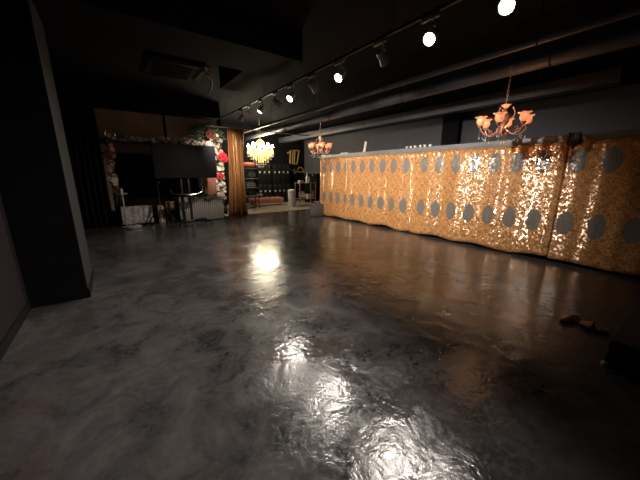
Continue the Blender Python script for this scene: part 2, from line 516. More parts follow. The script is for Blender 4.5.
heads = [  # y, lens faces us, aim target, watts, cone, label
    (1.29, True, (-0.7, 1.1, 0.3), 170, 82, 'lit spotlight nearest the viewer, cut by the top edge'),
    (2.01, True, (-0.5, 1.7, 0.2), 220, 90, 'large lit spotlight second from the viewer on the track'),
    (2.70, False, (PX, 3.0, 1.0), 290, 80, 'spotlight turned to the cloths between the second and third glaring ones'),
    (3.49, True, (-0.2, 3.0, 0.1), 230, 94, 'glaring spotlight third from the viewer, in the middle of the track'),
    (4.20, False, (PX, 4.5, 1.1), 290, 84, 'spotlight turned to the cloths just beyond the third glaring one'),
    (4.90, True, (0.1, 4.4, 0), 220, 100, 'glaring spotlight fourth from the viewer on the track'),
    (5.50, False, (PX, 5.8, 1.1), 290, 84, 'spotlight turned to the cloths between the fourth and fifth glaring ones'),
    (6.22, True, (1.2, 7.1, 0.2), 210, 114, 'glaring spotlight farthest from the viewer, before the gold curtain'),
    (6.85, False, (PX, 7.2, 1.1), 230, 80, 'spotlight turned to the cloths just beyond the farthest glaring one'),
    (7.45, False, (2.9, 9.5, 1.85), 330, 62, 'last spotlight at the stage end, turned to the flower column'),
]
for y, lit, tgt, en, cone, lab in heads:
    t = thing('track_spotlight', lab, 'spotlight', (TX, y, TZ - 0.04), group='spotlights on the ceiling track')
    obj('adapter', ME_adapter, None, t, loc=(0, 0.05, 0))
    obj('yoke', ME_yoke, None, t)
    aim = (Vector(tgt) - Vector((TX, y, TZ - 0.2)))
    q = (-aim).to_track_quat('Z', 'Y').to_euler()
    hd = obj('head', ME_head, None, t, loc=(0, 0, -0.18), rot=q); hd.scale = (1.3, 1.3, 1.15)
    obj('lens', ME_lens_on, None, hd)
    if en:
        an = aim.normalized()
        lamp('spot_lamp', 'SPOT', Vector((0, 0, -0.18)) + an * 0.13, en, SPOT_COL, t, 0.045, aim, cone, 0.9)


# ------------------------------------------------------------------ partition and sequin cloths
part = struct('wall_partition', B((PX + 0.1, 3.0, 0.95), (0.16, 10.0, 1.90)), 'black_paint', 'tall partition carrying the gold sequin cloths', 'partition', smooth=False)
led = struct('ledge_cap', B((PX + 0.14, 3.0, 1.965), (0.30, 10.04, 0.13), bev=0.006), 'ledge', '', '', part)


def cloth(label, y0, y1, u0, seed, deep=1.0):
    rnd = random.Random(seed)
    waves = [(rnd.uniform(0.22, 0.5), rnd.uniform(0, 6.28), rnd.uniform(0.002, 0.005)) for _ in range(5)]
    waves += [(rnd.uniform(0.55, 0.95), rnd.uniform(0, 6.28), rnd.uniform(0.008, 0.014)) for _ in range(2)]
    waves += [(rnd.uniform(0.08, 0.16), rnd.uniform(0, 6.28), rnd.uniform(0.0003, 0.0009)) for _ in range(3)]
    hem = [(rnd.uniform(0.7, 1.6), rnd.uniform(0, 6.28)) for _ in range(3)]
    ny = int((y1 - y0) / 0.022); nz = 30
    bm = bmesh.new()
    uvl = bm.loops.layers.uv.new('UVMap')
    grid = []; uvd = {}
    for i in range(ny + 1):
        y = y0 + (y1 - y0) * i / ny
        hw = sum(math.sin(2 * PI * y / l + ph) for l, ph in hem)
        zb = 0.035 + 0.014 * hw + 0.012
        zt = 1.925 - 0.018 * abs(math.sin(PI * y / 0.21 + seed)) - 0.008 * math.sin(y * 3)
        row = []
        for j in range(nz + 1):
            f = j / nz
            z = zb + (zt - zb) * f
            x = 0.0
            for l, ph, a in waves:
                x += a * math.sin(2 * PI * (y + 0.03 * f * math.sin(ph * 3)) / l + ph + (1 - f) * 0.5 * math.sin(ph))
            x *= deep * (0.55 + 0.75 * (1 - f))
            edge = min(abs(y - y0), abs(y1 - y))
            x += 0.012 * math.exp(-edge / 0.04)
            x -= 0.02 * (1 - f) ** 2
            if f > 0.955: x += -0.012 * math.sin((f - 0.955) / 0.045 * PI) - 0.006 * math.sin(y * 60 + seed)
            w = bm.verts.new((PX - 0.058 - 0.018 + x, y, z))
            uvd[w] = (y, z); row.append(w)
        grid.append(row)
    for i in range(ny):
        for j in range(nz):
            f = bm.faces.new((grid[i][j], grid[i][j + 1], grid[i + 1][j + 1], grid[i + 1][j]))
            for lp in f.loops: lp[uvl].uv = uvd[lp.vert]
    me = bpy.data.meshes.new('sequin_cloth'); bm.to_mesh(me); bm.free()
    me.materials.append(sequin_material('sequin_embroidery', u0))
    for p in me.polygons: p.use_smooth = True
    o = bpy.data.objects.new('sequin_cloth', me); C.objects.link(o)
    md = o.modifiers.new('thickness', 'SOLIDIFY'); md.thickness = 0.004; md.offset = 1.0
    return tag(o, label, 'cloth', 'gold sequin cloths hung along the partition')


cloth('gold sequin cloth at the lobby end of the partition, beside the grey bin', 6.66, 7.98, 6.64, 1, 0.8)
cloth('gold sequin cloth under the leaning card, second from the lobby end', 4.22, 6.66, 4.46, 2, 0.8)
cloth('brightest gold sequin cloth behind the near orange chandelier', 1.43, 4.22, 3.95, 3, 0.6)
cloth('dim gold sequin cloth running out of the right edge', -1.6, 1.43, 1.29, 4, 0.6)

# things on the ledge (top at z = 2.03)
LZ = 2.03
card = thing('standing_card', 'pale card leaning upright on the partition ledge', 'card', (PX + 0.14, 6.12, LZ))
obj('card_sheet', B((0, -0.03, 0.15), (0.015, 0.09, 0.29), Matrix.Rotation(R(12), 3, 'X'), 0.003), 'offwhite', card)
obj('card_foot', B((0.02, 0.02, 0.008), (0.10, 0.10, 0.016), bev=0.004), 'cardboard', card)
cup = mesh('votive_cup', L([(0.022, 0), (0.028, 0.004), (0.033, 0.055), (0.030, 0.055), (0.025, 0.01), (0, 0.008)], 14), 'white')
cup_words = ('farthest left of the six on the ledge', 'second from the left of six', 'third from the left of six', 'fourth from the left of six', 'fifth from the left of six', 'rightmost of the six on the ledge')
for i, y in enumerate((4.60, 4.48, 4.36, 4.22, 4.10, 3.96)):
    o = obj('votive_cup', cup, None, loc=(PX + 0.10, y, LZ))
    tag(o, 'small white votive cup, ' + cup_words[i], 'cup', 'white votive cups on the partition ledge')
nb = bmesh.new()
for k in range(3): box(nb, (0, 0, 0.008 + k * 0.013), (0.12 - 0.01 * k, 0.3 - 0.02 * k, 0.012), bev=0.004)
o = obj('folded_napkin', nb, 'white', loc=(PX + 0.12, 6.95, LZ)); tag(o, 'folded white cloth lying at the lobby end of the ledge', 'napkin')
# a dark fabric tail thrown over the ledge
db = bmesh.new()
grid = []
for i in range(13):
    y = 1.34 + 0.15 * i / 12
    tt = (i / 12 - 0.5) * 2
    row = []
    for x, z in ((PX - 0.024, 2.05), (PX - 0.026, 2.03), (PX - 0.028, 2.0), (PX - 0.03, 1.98), (PX - 0.045, 1.95), (PX - 0.10, 1.915), (PX - 0.115, 1.84 + 0.05 * tt * tt)):
        row.append(db.verts.new((x - 0.006 * math.sin(i * 1.9), y + 0.02 * math.sin(z * 9), z + 0.004 * math.sin(i * 2.3) + 0.004)))
    grid.append(row)
for i in range(12):
    for j in range(6): db.faces.new((grid[i][j], grid[i][j + 1], grid[i + 1][j + 1], grid[i + 1][j]))
o = obj('cloth_tail', db, 'brown_panel'); o.modifiers.new('thickness', 'SOLIDIFY').thickness = 0.005
tag(o, 'dark brown cloth end pinned to the ledge right of the chandelier', 'cloth')


# ------------------------------------------------------------------ orange tulip chandeliers
def crystal_drop(bm, p, ln=0.1, r=0.008):
    """a wire of beads ending in a faceted drop"""
    x, y, z = p
    n = max(2, int(ln / 0.03))
    for i in range(n):
        zz = z - ln * i / n
        lathe(bm, [(0, 0.010), (r * 0.75, 0), (0, -0.010)], 5, (x, y, zz))
    lathe(bm, [(0, 0.012), (r, -0.008), (r * 1.5, -0.026), (0, -0.045)], 6, (x, y, z - ln))


def tulip_chandelier(label):
    t = thing('tulip_chandelier', label, 'chandelier', group='copper chandeliers with orange tulip shades')
    body = obj('body', L([(0.0, -0.255), (0.012, -0.25), (0.02, -0.235), (0.012, -0.22), (0.05, -0.205), (0.085, -0.17), (0.10, -0.14), (0.098, -0.13), (0.03, -0.12), (0.035, -0.09),
                          (0.07, -0.05), (0.085, 0.0), (0.078, 0.06), (0.045, 0.115), (0.024, 0.15), (0.024, 0.165), (0.02, 0.18), (0.018, 0.20)], 20, flute=0.04, nf=8), 'copper', t)
    obj('crown_dish', L([(0.0, 0.19), (0.025, 0.195), (0.055, 0.225), (0.075, 0.245), (0.068, 0.246), (0.03, 0.215), (0.014, 0.235), (0.014, 0.27), (0.0, 0.275)], 24, flute=0.08, nf=8), 'copper', t)
    # chain of twisted links, then a flex to the ceiling
    la = [(0.011 * math.cos(a), 0, 0.024 * math.sin(a)) for a in [2 * PI * k / 10 for k in range(10)]]
    lm = mesh('chain_link', T(la, 0.0042, 6, closed=True), 'copper')
    for i in range(16):
        z = 0.285 + i * 0.037
        obj('chain_link', lm, None, t, loc=(0.010 * math.sin(i * 0.9) + 0.0022 * i, 0, z), rot=(0, R(14) * math.cos(i * 0.9), i * PI / 2))
    obj('flex', T([(0.033, 0, 0.85), (0.034, 0, 1.1), (0.034, 0, (ZC - 2.25) / 0.88)], 0.004, 6), 'black_metal', t)
    ab = bmesh.new()
    tube(ab, bez((0.04, 0, -0.10), (0.15, 0, -0.30), (0.33, 0, -0.27), (0.375, 0, -0.105), 14), [0.011 - 0.0003 * k for k in range(14)], 8)
    tube(ab, bez((0.20, 0, -0.205), (0.24, 0, -0.09), (0.32, 0, -0.13), (0.27, 0, -0.17), 9), 0.006, 6)
    lathe(ab, [(0.0, -0.115), (0.02, -0.11), (0.045, -0.085), (0.05, -0.075), (0.02, -0.075), (0.014, -0.05), (0.0, -0.05)], 12, (0.375, 0, 0))
    ME_arm = mesh('arm', ab, 'copper')
    prof = [(0.018, -0.07), (0.045, -0.06), (0.066, -0.03), (0.070, 0.0), (0.062, 0.03), (0.074, 0.050), (0.104, 0.064), (0.098, 0.066), (0.066, 0.052), (0.055, 0.03), (0.062, 0.0), (0.058, -0.028), (0.040, -0.052), (0.0, -0.06)]
    sbm = bmesh.new()
    nseg = 24
    rings = []
    for k, (r, z) in enumerate(prof):
        fl = 0.06 * max(0, (z - 0.02) / 0.055)
        rings.append([sbm.verts.new((r * (1 + fl * math.cos(6 * a)) * math.cos(a), r * (1 + fl * math.cos(6 * a)) * math.sin(a), z + (0.006 * math.cos(6 * a) if z > 0.05 else 0))) for a in [2 * PI * i / nseg for i in range(nseg)]])
    for a, b in zip(rings, rings[1:]):
        for i in range(nseg): sbm.faces.new((a[i], a[(i + 1) % nseg], b[(i + 1) % nseg], b[i]))
    ME_shade = mesh('tulip_shade', sbm, 'shade_glow')
    ME_bulb = mesh('bulb', L([(0.0, -0.045), (0.012, -0.04), (0.022, -0.01), (0.02, 0.012), (0.01, 0.03), (0, 0.036)], 10), 'bulb_warm')
    sb = bmesh.new()
    tube(sb, bez((0.045, 0, 0.02), (0.17, 0, -0.02), (0.17, 0, 0.15), (0.12, 0, 0.17), 10), [0.009 - 0.0005 * k for k in range(10)], 6)
    lathe(sb, [(0, 0), (0.012, 0.012), (0.014, 0.03), (0, 0.05)], 8, (0.12, 0, 0.16))
    ME_scroll = mesh('scroll', sb, 'copper')
    cb = bmesh.new()
    crystal_drop(cb, (0.375, 0, -0.125), 0.14, 0.009)
    crystal_drop(cb, (0.26, 0, -0.235), 0.09, 0.008)
    crystal_drop(cb, (0.325, 0.02, -0.20), 0.07, 0.007)
    ME_drop = mesh('crystal_drops', cb, 'crystal', smooth=False)
    for i in range(6):
        a = R(i * 60)
        arm = obj('arm', ME_arm, None, t, rot=(0, 0, a))
        obj('crystal_drops', ME_drop, None, arm)['kind'] = 'stuff'
        sh = obj('tulip_shade', ME_shade, None, t, loc=(0.375 * math.cos(a), 0.375 * math.sin(a), 0), rot=(0, 0, a))
        obj('bulb', ME_bulb, None, sh)
    for i in range(3):
        obj('scroll', ME_scroll, None, t, rot=(0, 0, R(i * 120 + 30)))
    fb = bmesh.new(); crystal_drop(fb, (0, 0, -0.27), 0.08, 0.012)
    obj('finial_drop', fb, 'crystal', t, smooth=False)['kind'] = 'stuff'
    lamp('chandelier_lamp', 'POINT', (0, 0, 0.08), 7.0, (1.0, 0.50, 0.22), t, 0.25)
    return t


ch = tulip_chandelier('near copper chandelier with orange tulip shades above the sequin cloth')
ch.location = (4.89, 2.04, 2.22); ch.rotation_euler = (0, 0, R(12)); ch.scale = (0.84, 0.84, 0.88)
ch2 = copy_tree(ch)
ch2.location = (5.2, 7.2, 2.25); ch2.rotation_euler = (0, 0, R(8)); ch2.scale = (0.82, 0.82, 0.95)
ch2['label'] = 'far copper chandelier with orange shades at the lobby end of the partition'


# ------------------------------------------------------------------ gold crystal chandelier
def gold_chandelier():
    zc = 2.35
    t = thing('crystal_chandelier', 'large bright gold crystal chandelier hanging in the lobby', 'chandelier', (5.05, 11.15, zc))
    obj('stem', L([(0.0, -0.36), (0.03, -0.34), (0.05, -0.28), (0.03, -0.22), (0.045, -0.12), (0.06, 0.0), (0.035, 0.1), (0.06, 0.18), (0.04, 0.27), (0.02, 0.34), (0.0, 0.36)], 14), 'gold', t)
    cr = bmesh.new()
    for i in range(8):
        a = 2 * PI * i / 8; c, s = math.cos(a), math.sin(a)
        tube(cr, [(0.03 * c, 0.03 * s, 0.20), (0.17 * c, 0.17 * s, 0.24), (0.16 * c, 0.16 * s, 0.33), (0.05 * c, 0.05 * s, 0.42)], 0.012, 6)
    tube(cr, [(0.16 * math.cos(2 * PI * k / 20), 0.16 * math.sin(2 * PI * k / 20), 0.24) for k in range(20)], 0.014, 6, closed=True)
    obj('crown', cr, 'gold', t)
    la = [(0.014 * math.cos(a), 0, 0.03 * math.sin(a)) for a in [2 * PI * k / 8 for k in range(8)]]
    lm = mesh('chain_link', T(la, 0.005, 6, closed=True), 'gold')
    for i in range(17): obj('chain_link', lm, None, t, loc=(0, 0, 0.42 + i * 0.048), rot=(0, 0, i * PI / 2))
    ab = bmesh.new(); tube(ab, bez((0.04, 0, -0.05), (0.2, 0, -0.25), (0.42, 0, -0.2), (0.50, 0, 0.0), 10), 0.012, 6)
    lathe(ab, [(0, -0.01), (0.045, 0.005), (0.05, 0.015), (0.014, 0.015), (0.014, 0.10), (0, 0.10)], 10, (0.50, 0, 0))
    MA = mesh('arm', ab, 'gold')
    ab = bmesh.new(); tube(ab, bez((0.04, 0, 0.05), (0.12, 0, -0.08), (0.26, 0, -0.04), (0.30, 0, 0.10), 10), 0.011, 6)
    lathe(ab, [(0, 0.09), (0.04, 0.105), (0.045, 0.115), (0.013, 0.115), (0.013, 0.19), (0, 0.19)], 10, (0.30, 0, 0))
    MA2 = mesh('arm', ab, 'gold')
    MB_ = mesh('bulb', L([(0.014, 0), (0.036, 0.025), (0.038, 0.06), (0.02, 0.10), (0, 0.125)], 10), 'bulb_gold')
    for i in range(10):
        a = 2 * PI * i / 10
        ar = obj('arm', MA, None, t, rot=(0, 0, a)); obj('bulb', MB_, None, ar, loc=(0.50, 0, 0.10))
    for i in range(5):
        a = 2 * PI * (i + 0.5) / 5
        ar = obj('arm', MA2, None, t, rot=(0, 0, a)); obj('bulb', MB_, None, ar, loc=(0.30, 0, 0.19))
    cb = bmesh.new(); cc_ = bmesh.new()
    for r, z0, n, ln in ((0.52, 0.0, 30, 0.18), (0.42, -0.06, 24, 0.24), (0.31, -0.14, 18, 0.28), (0.20, -0.20, 12, 0.32), (0.09, -0.26, 7, 0.36)):
        tube(cb, [(r * math.cos(2 * PI * k / 24), r * math.sin(2 * PI * k / 24), z0) for k in range(24)], 0.007, 5, closed=True)
        for i in range(n):
            a = 2 * PI * (i + 0.3) / n
            crystal_drop(cb, (r * math.cos(a), r * math.sin(a), z0 - 0.02), ln * 0.42, 0.014)
            crystal_drop(cc_, (r * math.cos(a), r * math.sin(a), z0 - 0.06 - ln * 0.42), ln * 0.45, 0.012)
    o = obj('crystal_strands', cb, 'amber_glow', t, smooth=False); o['kind'] = 'stuff'
    o = obj('clear_drops', cc_, 'crystal', t, smooth=False); o['kind'] = 'stuff'
    lamp('chandelier_lamp', 'POINT', (0, 0, 0.12), 80.0, (1.0, 0.80, 0.52), t, 0.42)


gold_chandelier()

# ------------------------------------------------------------------ gold curtain and rod
rod = thing('curtain_rod', 'thin dark rod carrying the gold curtain across the lobby opening', 'curtain rod', (4.3, 9.45, 2.86))
obj('rod_bar', T([(-1.75, 0, 0), (2.0, 0, -0.03)], 0.018, 10), 'grey_metal', rod)
for x in (-1.7, 0.1, 1.9): obj('rod_hanger', T([(x, 0, 0.0), (x, 0, ZC - 2.86)], 0.006, 6), 'black_metal', rod)
for x in (-1.77, 2.02): obj('rod_finial', L([(0, -0.03), (0.026, -0.02), (0.03, 0), (0.02, 0.025), (0, 0.03)], 10, (x, 0, -0.03 if x > 0 else 0)), 'grey_metal', rod)
cur = thing('gold_curtain', 'shiny floor-length gold curtain bunched beside the flower column', 'curtain', (3.39, 9.45, 0))
gb = bmesh.new(); grid = []
NX = 150
for i in range(NX + 1):
    s = i / NX
    row = []
    for j in range(17):
        f = j / 16
        wdt = 0.60 + 0.06 * math.cos(f * PI) * 1 - 0.10 * math.sin(f * PI)
        x = (s - 0.5) * wdt
        y = 0.07 * math.sin(s * 2 * PI * 6.0 + 0.6 * math.sin(f * 3)) * (0.7 + 0.5 * (1 - f)) + 0.02 * math.sin(s * 2 * PI * 17 + f * 4)
        z = 0.015 + f * 2.83 + (0.012 * math.sin(s * 40) if j == 0 else 0)
        row.append(gb.verts.new((x + 0.012 * math.sin(s * 60 + f * 5) + 0.10 * (f - 0.5), y, z)))
    grid.append(row)
for i in range(NX):
    for j in range(16): gb.faces.new((grid[i][j], grid[i + 1][j], grid[i + 1][j + 1], grid[i][j + 1]))
o = obj('drape', gb, 'gold_curtain', cur); o.modifiers.new('thickness', 'SOLIDIFY').thickness = 0.004
rg = mesh('curtain_ring', T([(0, 0.024 * math.cos(2 * PI * k / 12), 0.024 * math.sin(2 * PI * k / 12)) for k in range(12)], 0.004, 6, closed=True), 'grey_metal')
for i in range(7): obj('curtain_ring', rg, None, cur, loc=(-0.21 + i * 0.09, 0, 2.855))


# ------------------------------------------------------------------ stage corner: arch of flowers, screen, stands
def rose_mesh(mat):
    bm = bmesh.new()
    for ring, (n, r, h, tilt) in enumerate(((3, 0.018, 0.040, 0.2), (5, 0.036, 0.034, 0.5), (6, 0.058, 0.020, 0.95))):
        for k in range(n):
            a = 2 * PI * k / n + ring * 0.5
            hw = PI / n * 1.25
            p = []
            for da, rr, z in ((-hw, r * 0.7, 0.3 * h), (hw, r * 0.7, 0.3 * h), (hw * 0.8, r, h), (0, r * (1.05 + 0.25 * tilt), h * 1.12), (-hw * 0.8, r, h)):
                p.append(bm.verts.new((rr * math.cos(a + da), rr * math.sin(a + da), z)))
            bm.faces.new(p)
    lathe(bm, [(0, -0.005), (0.03, 0.006), (0.028, 0.018), (0.012, 0.032), (0, 0.034)], 8)
    me = mesh('rose', bm, mat, smooth=False)
    return me


ROSE = {k: rose_mesh('rose_' + k) for k in ('white', 'cream', 'pink', 'red', 'grey', 'brown')}
AY = 9.62
arch = thing('flower_arch', 'dark arch dressed with roses and greenery around the screen', 'flower arch', (1.45, AY, 0))
fb = bmesh.new()
obj('post', T([(-1.45, 0, 0), (-1.45, 0, 2.36)], 0.03, 8), 'black_metal', arch)
obj('post', T([(1.36, 0, 0), (1.36, 0, 2.75)], 0.03, 8), 'black_metal', arch)
obj('beam', T([(-1.45, 0, 2.34), (1.36, 0, 2.40)], 0.03, 8), 'black_metal', arch)
rnd = random.Random(11)


def add_rose(kind, x, z, sc, dy=0.0):
    o = obj('rose', ROSE[kind], None, arch, loc=(x, -0.10 + dy, z), rot=(R(90 + rnd.uniform(-35, 25)), rnd.uniform(-0.5, 0.5), rnd.uniform(-0.5, 0.5)))
    o.scale = (sc,) * 3


kinds = ['white'] * 9 + ['cream'] * 5 + ['pink'] * 4 + ['red'] + ['grey'] * 3
for i in range(112):   # the tall column by the curtain
    f = i / 111.0
    z = 0.62 + f * 1.98
    add_rose(rnd.choice(kinds), 1.34 + rnd.uniform(-0.19, 0.20), z + rnd.uniform(-0.04, 0.04), rnd.uniform(0.45, 1.15), rnd.uniform(-0.08, 0.08))
for x, z, s, k in ((1.50, 1.98, 1.9, 'red'), (1.42, 1.93, 1.7, 'red'), (1.56, 1.90, 1.7, 'red'), (1.38, 1.34, 1.7, 'red'), (1.18, 2.62, 2.0, 'brown'), (1.25, 2.55, 1.6, 'brown'),
                   (1.12, 2.32, 1.6, 'white'), (1.22, 2.12, 1.5, 'cream'), (1.2, 1.0, 1.6, 'white'), (0.88, 0.88, 1.4, 'cream')):
    add_rose(k, x, z, s, -0.10)
for i in range(44):   # the garland along the beam
    x = -1.38 + 2.45 * i / 43
    add_rose(rnd.choice(['grey', 'grey', 'white', 'cream', 'grey', 'pink'] if x > -0.6 else ['grey', 'grey', 'brown', 'cream']), x + rnd.uniform(-0.03, 0.03), 2.36 + rnd.uniform(-0.05, 0.05), rnd.uniform(0.5, 1.0), rnd.uniform(-0.05, 0.05))
for i in range(18):   # the sparse post by the column
    z = 0.95 + 1.25 * i / 17
    add_rose(rnd.choice(['grey', 'brown', 'pink', 'grey', 'grey']), -1.44 + rnd.uniform(-0.09, 0.09), z + rnd.uniform(-0.05, 0.05), rnd.uniform(0.6, 1.2))
add_rose('brown', -1.40, 2.02, 1.7, -0.05); add_rose('pink', -1.36, 2.05, 0.9, -0.1); add_rose('brown', -1.44, 1.83, 1.2, -0.05); add_rose('white', -1.42, 1.26, 1.4)
lb = bmesh.new()


def leaf(bm, p, d, ln, w):
    d = Vector(d).normalized(); u = Vector((rnd.uniform(-1, 1), rnd.uniform(-1, 1), rnd.uniform(-1, 1)))
    s = d.cross(u).normalized() * w; nrm = s.cross(d).normalized() * w * 0.4
    p = Vector(p)
    v = [bm.verts.new(q) for q in (p, p + d * ln * 0.5 + s + nrm, p + d * ln, p + d * ln * 0.5 - s + nrm, p + d * ln * 0.5)]
    bm.faces.new((v[0], v[1], v[4])); bm.faces.new((v[1], v[2], v[4])); bm.faces.new((v[2], v[3], v[4])); bm.faces.new((v[3], v[0], v[4]))


for i in range(620):
    zz = rnd.uniform(0.1, 2.75)
    leaf(lb, (1.32 + rnd.uniform(-0.16, 0.18), rnd.uniform(-0.08, 0.10), zz), (rnd.uniform(-1, 1), rnd.uniform(-1, 0.4), rnd.uniform(-1, 1)), rnd.uniform(0.08, 0.18), rnd.uniform(0.018, 0.035))
for i in range(420):   # the loose spray at the top of the column
    a = rnd.uniform(0, 6.28); rr = rnd.uniform(0.02, 0.42)
    leaf(lb, (1.14 + rr * math.cos(a) * 1.15, rnd.uniform(-0.12, 0.12), 2.60 + rr * 0.62 * math.sin(a)), (math.cos(a) + rnd.uniform(-.5, .5), rnd.uniform(-0.8, 0.4), math.sin(a) + rnd.uniform(-.5, .5)), rnd.uniform(0.08, 0.2), rnd.uniform(0.014, 0.03))
for i in range(200):
    leaf(lb, (rnd.uniform(-1.45, 1.2), rnd.uniform(-0.06, 0.08), 2.36 + rnd.uniform(-0.05, 0.05)), (rnd.uniform(-1, 1), rnd.uniform(-1, 0.2), rnd.uniform(-0.7, 0.7)), rnd.uniform(0.05, 0.12), rnd.uniform(0.012, 0.025))
for i in range(120):
    leaf(lb, (-1.45 + rnd.uniform(-0.1, 0.1), rnd.uniform(-0.06, 0.08), rnd.uniform(0.7, 2.3)), (rnd.uniform(-1, 1), rnd.uniform(-1, 0.2), rnd.uniform(-0.9, 0.7)), rnd.uniform(0.05, 0.12), rnd.uniform(0.012, 0.025))
o = obj('foliage', lb, 'leaf', arch, smooth=False); o['kind'] = 'stuff'
tw = bmesh.new()
for i in range(16):
    a = rnd.uniform(0.2, 2.9)
    tube(tw, bez((1.2, 0, 2.45), (1.2 + 0.1 * math.cos(a), 0, 2.6), (1.14 + 0.3 * math.cos(a), -0.05, 2.62 + 0.15 * math.sin(a)), (1.1 + 0.52 * math.cos(a), -0.05, 2.6 + 0.33 * math.sin(a)), 6), 0.004, 4)
obj('twigs', tw, 'stem', arch)['kind'] = 'stuff'
# silver ring wreath tied to the left corner
obj('wreath_ring', T([(-1.36 + 0.105 * math.cos(2 * PI * k / 24), -0.09, 2.44 + 0.13 * math.sin(2 * PI * k / 24)) for k in range(24)], 0.016, 8, closed=True), 'chrome', arch)

# black backdrop behind the arch
bd = thing('backdrop_screen', 'black backdrop panel with a brown top band behind the screen', 'backdrop', (1.45, 9.80, 0))
obj('panel', B((0, 0, 1.10), (2.76, 0.04, 2.2)), 'black_paint', bd, smooth=False)
obj('top_band', B((-0.66, -0.03, 2.12), (1.35, 0.02, 0.32), bev=0.004), 'brown_panel', bd, smooth=False)

# drape added to keep the corner left of the arch dark
dr = thing('darkening_drape', 'black floor-length drape added to darken the corner left of the flower arch', 'curtain', (-0.53, 9.60, 0))
gb = bmesh.new(); grid = []
for i in range(81):
    grid.append([gb.verts.new(((i / 80 - 0.5) * 0.76, 0.05 * math.sin(i / 80 * 2 * PI * 6 + 0.5 * math.sin(j)), 0.02 + 3.04 * j / 8)) for j in range(9)])
for i in range(80):
    for j in range(8): gb.faces.new((grid[i][j], grid[i + 1][j], grid[i + 1][j + 1], grid[i][j + 1]))
o = obj('drape', gb, 'black_paint', dr); o.modifiers.new('thickness', 'SOLIDIFY').thickness = 0.004
obj('rail', T([(-0.39, 0, 3.085), (0.39, 0, 3.085)], 0.02, 8), 'black_metal', dr)

# marble-fronted plinth at the left
pl = thing('marble_plinth', 'low pale marble plinth behind the round floor disc', 'plinth', (0.43, 9.50, 0))
obj('block', B((0, 0, 0.03), (0.74, 0.26, 0.06)), 'black_paint', pl, smooth=False)
for i in range(3): obj('slab', B((-0.25 + i * 0.25, 0, 0.31), (0.244, 0.28, 0.50), bev=0.004), 'marble', pl)
obj('top', B((0, 0, 0.575), (0.80, 0.32, 0.03), bev=0.006), 'black_paint', pl)
# crates between plinth and planter
cr = thing('wooden_crate', 'small orange-brown crate lying behind the tripod', 'crate', (1.30, 9.56, 0))
for i in range(3): obj('slat', B((0, -0.12, 0.40 + i * 0.085), (0.26, 0.015, 0.075), bev=0.003), 'cardboard', cr)
obj('crate_box', B((0, 0, 0.485), (0.25, 0.22, 0.25), bev=0.004), 'cardboard', cr)
obj('crate_stand', B((0, 0, 0.18), (0.30, 0.24, 0.36), bev=0.006), 'brown_panel', cr)
cb2 = thing('cardboard_box', 'small pale box beside the orange-brown crate behind the tripod', 'box', (1.03, 9.56, 0))
obj('carton', B((0, 0, 0.26), (0.17, 0.2, 0.52), bev=0.005), 'cardboard', cb2)
obj('tape', B((0, -0.102, 0.26), (0.04, 0.004, 0.50)), 'offwhite', cb2)
# long fluted planter with trailing greens
plt = thing('fluted_planter', 'long grey fluted planter box under the terracotta panel', 'planter', (2.13, 9.30, 0))
obj('trough', B((0, 0, 0.38), (1.28, 0.22, 0.72), bev=0.006), 'fluted', plt)
fm = mesh('flute', B((0, 0, 0), (0.048, 0.03, 0.70), bev=0.010), 'fluted')
for i in range(22): obj('flute', fm, None, plt, loc=(-0.62 + i * 0.059, -0.115, 0.37))
lb = bmesh.new()
for i in range(220):
    x = rnd.uniform(-0.35, 0.62)
    leaf(lb, (x, -0.12 + rnd.uniform(-0.05, 0.08), 0.76 + rnd.uniform(-0.12, 0.03)), (rnd.uniform(-.7, .7), -0.6, rnd.uniform(-1.4, 0.5)), rnd.uniform(0.06, 0.16), rnd.uniform(0.012, 0.026))
o = obj('trailing_leaves', lb, 'leaf', plt, smooth=False); o['kind'] = 'stuff'
tp = thing('terracotta_panel', 'terracotta square panel standing on the fluted planter', 'panel', (2.46, 9.30, 0.745))
obj('panel_face', B((0, 0, 0.31), (0.36, 0.03, 0.58), bev=0.004), 'terracotta', tp)
obj('panel_foot', B((0, 0, 0.012), (0.38, 0.10, 0.024), bev=0.004), 'black_metal', tp)

# screen on its trolley
TY = 8.80
tv = thing('screen_trolley', 'large black flat screen on a wheeled trolley before the flower arch', 'television', (1.70, TY, 0))
obj('screen', B((0.02, -0.03, 1.76), (1.62, 0.06, 0.90), bev=0.012), 'black_metal', tv)
obj('display', B((0.02, -0.0612, 1.765), (1.59, 0.004, 0.865)), 'screen', tv, smooth=False)
for x in (-0.16, 0.03): obj('upright', B((x, 0.03, 0.75), (0.06, 0.05, 1.42), bev=0.01), 'black_metal', tv)
obj('wall_bracket', B((-0.01, 0.04, 1.7), (0.5, 0.03, 0.4), bev=0.01), 'black_metal', tv)
bb_ = bmesh.new()
tube(bb_, [(-0.16, 0.03, 0.09), (0.05, 0.03, 0.09)], 0.03, 8)
obj('base_bar', bb_, 'black_metal', tv)
wm = mesh('caster', L([(0.0, -0.015), (0.03, -0.015), (0.034, 0), (0.03, 0.015), (0, 0.015)], 14, rot=Matrix.Rotation(PI / 2, 3, 'Y')), 'black_metal')
for sx in (-1, 1):
    for sy in (-1, 1):
        lg = obj('foot', T(bez((sx * 0.12 - 0.01, 0.03, 0.09), (sx * 0.2, 0.03 + sy * 0.1, 0.10), (sx * 0.4, sy * 0.25, 0.10), (sx * 0.50, sy * 0.32, 0.075), 8), 0.024, 8), 'black_metal', tv)
        obj('caster', wm, None, lg, loc=(sx * 0.50, sy * 0.32, 0.034))
tray = bmesh.new()
tube(tray, bez((-0.42, -0.16, 0.90), (-0.2, -0.24, 0.84), (0.1, -0.24, 0.84), (0.28, -0.18, 0.90), 10), 0.016, 8)
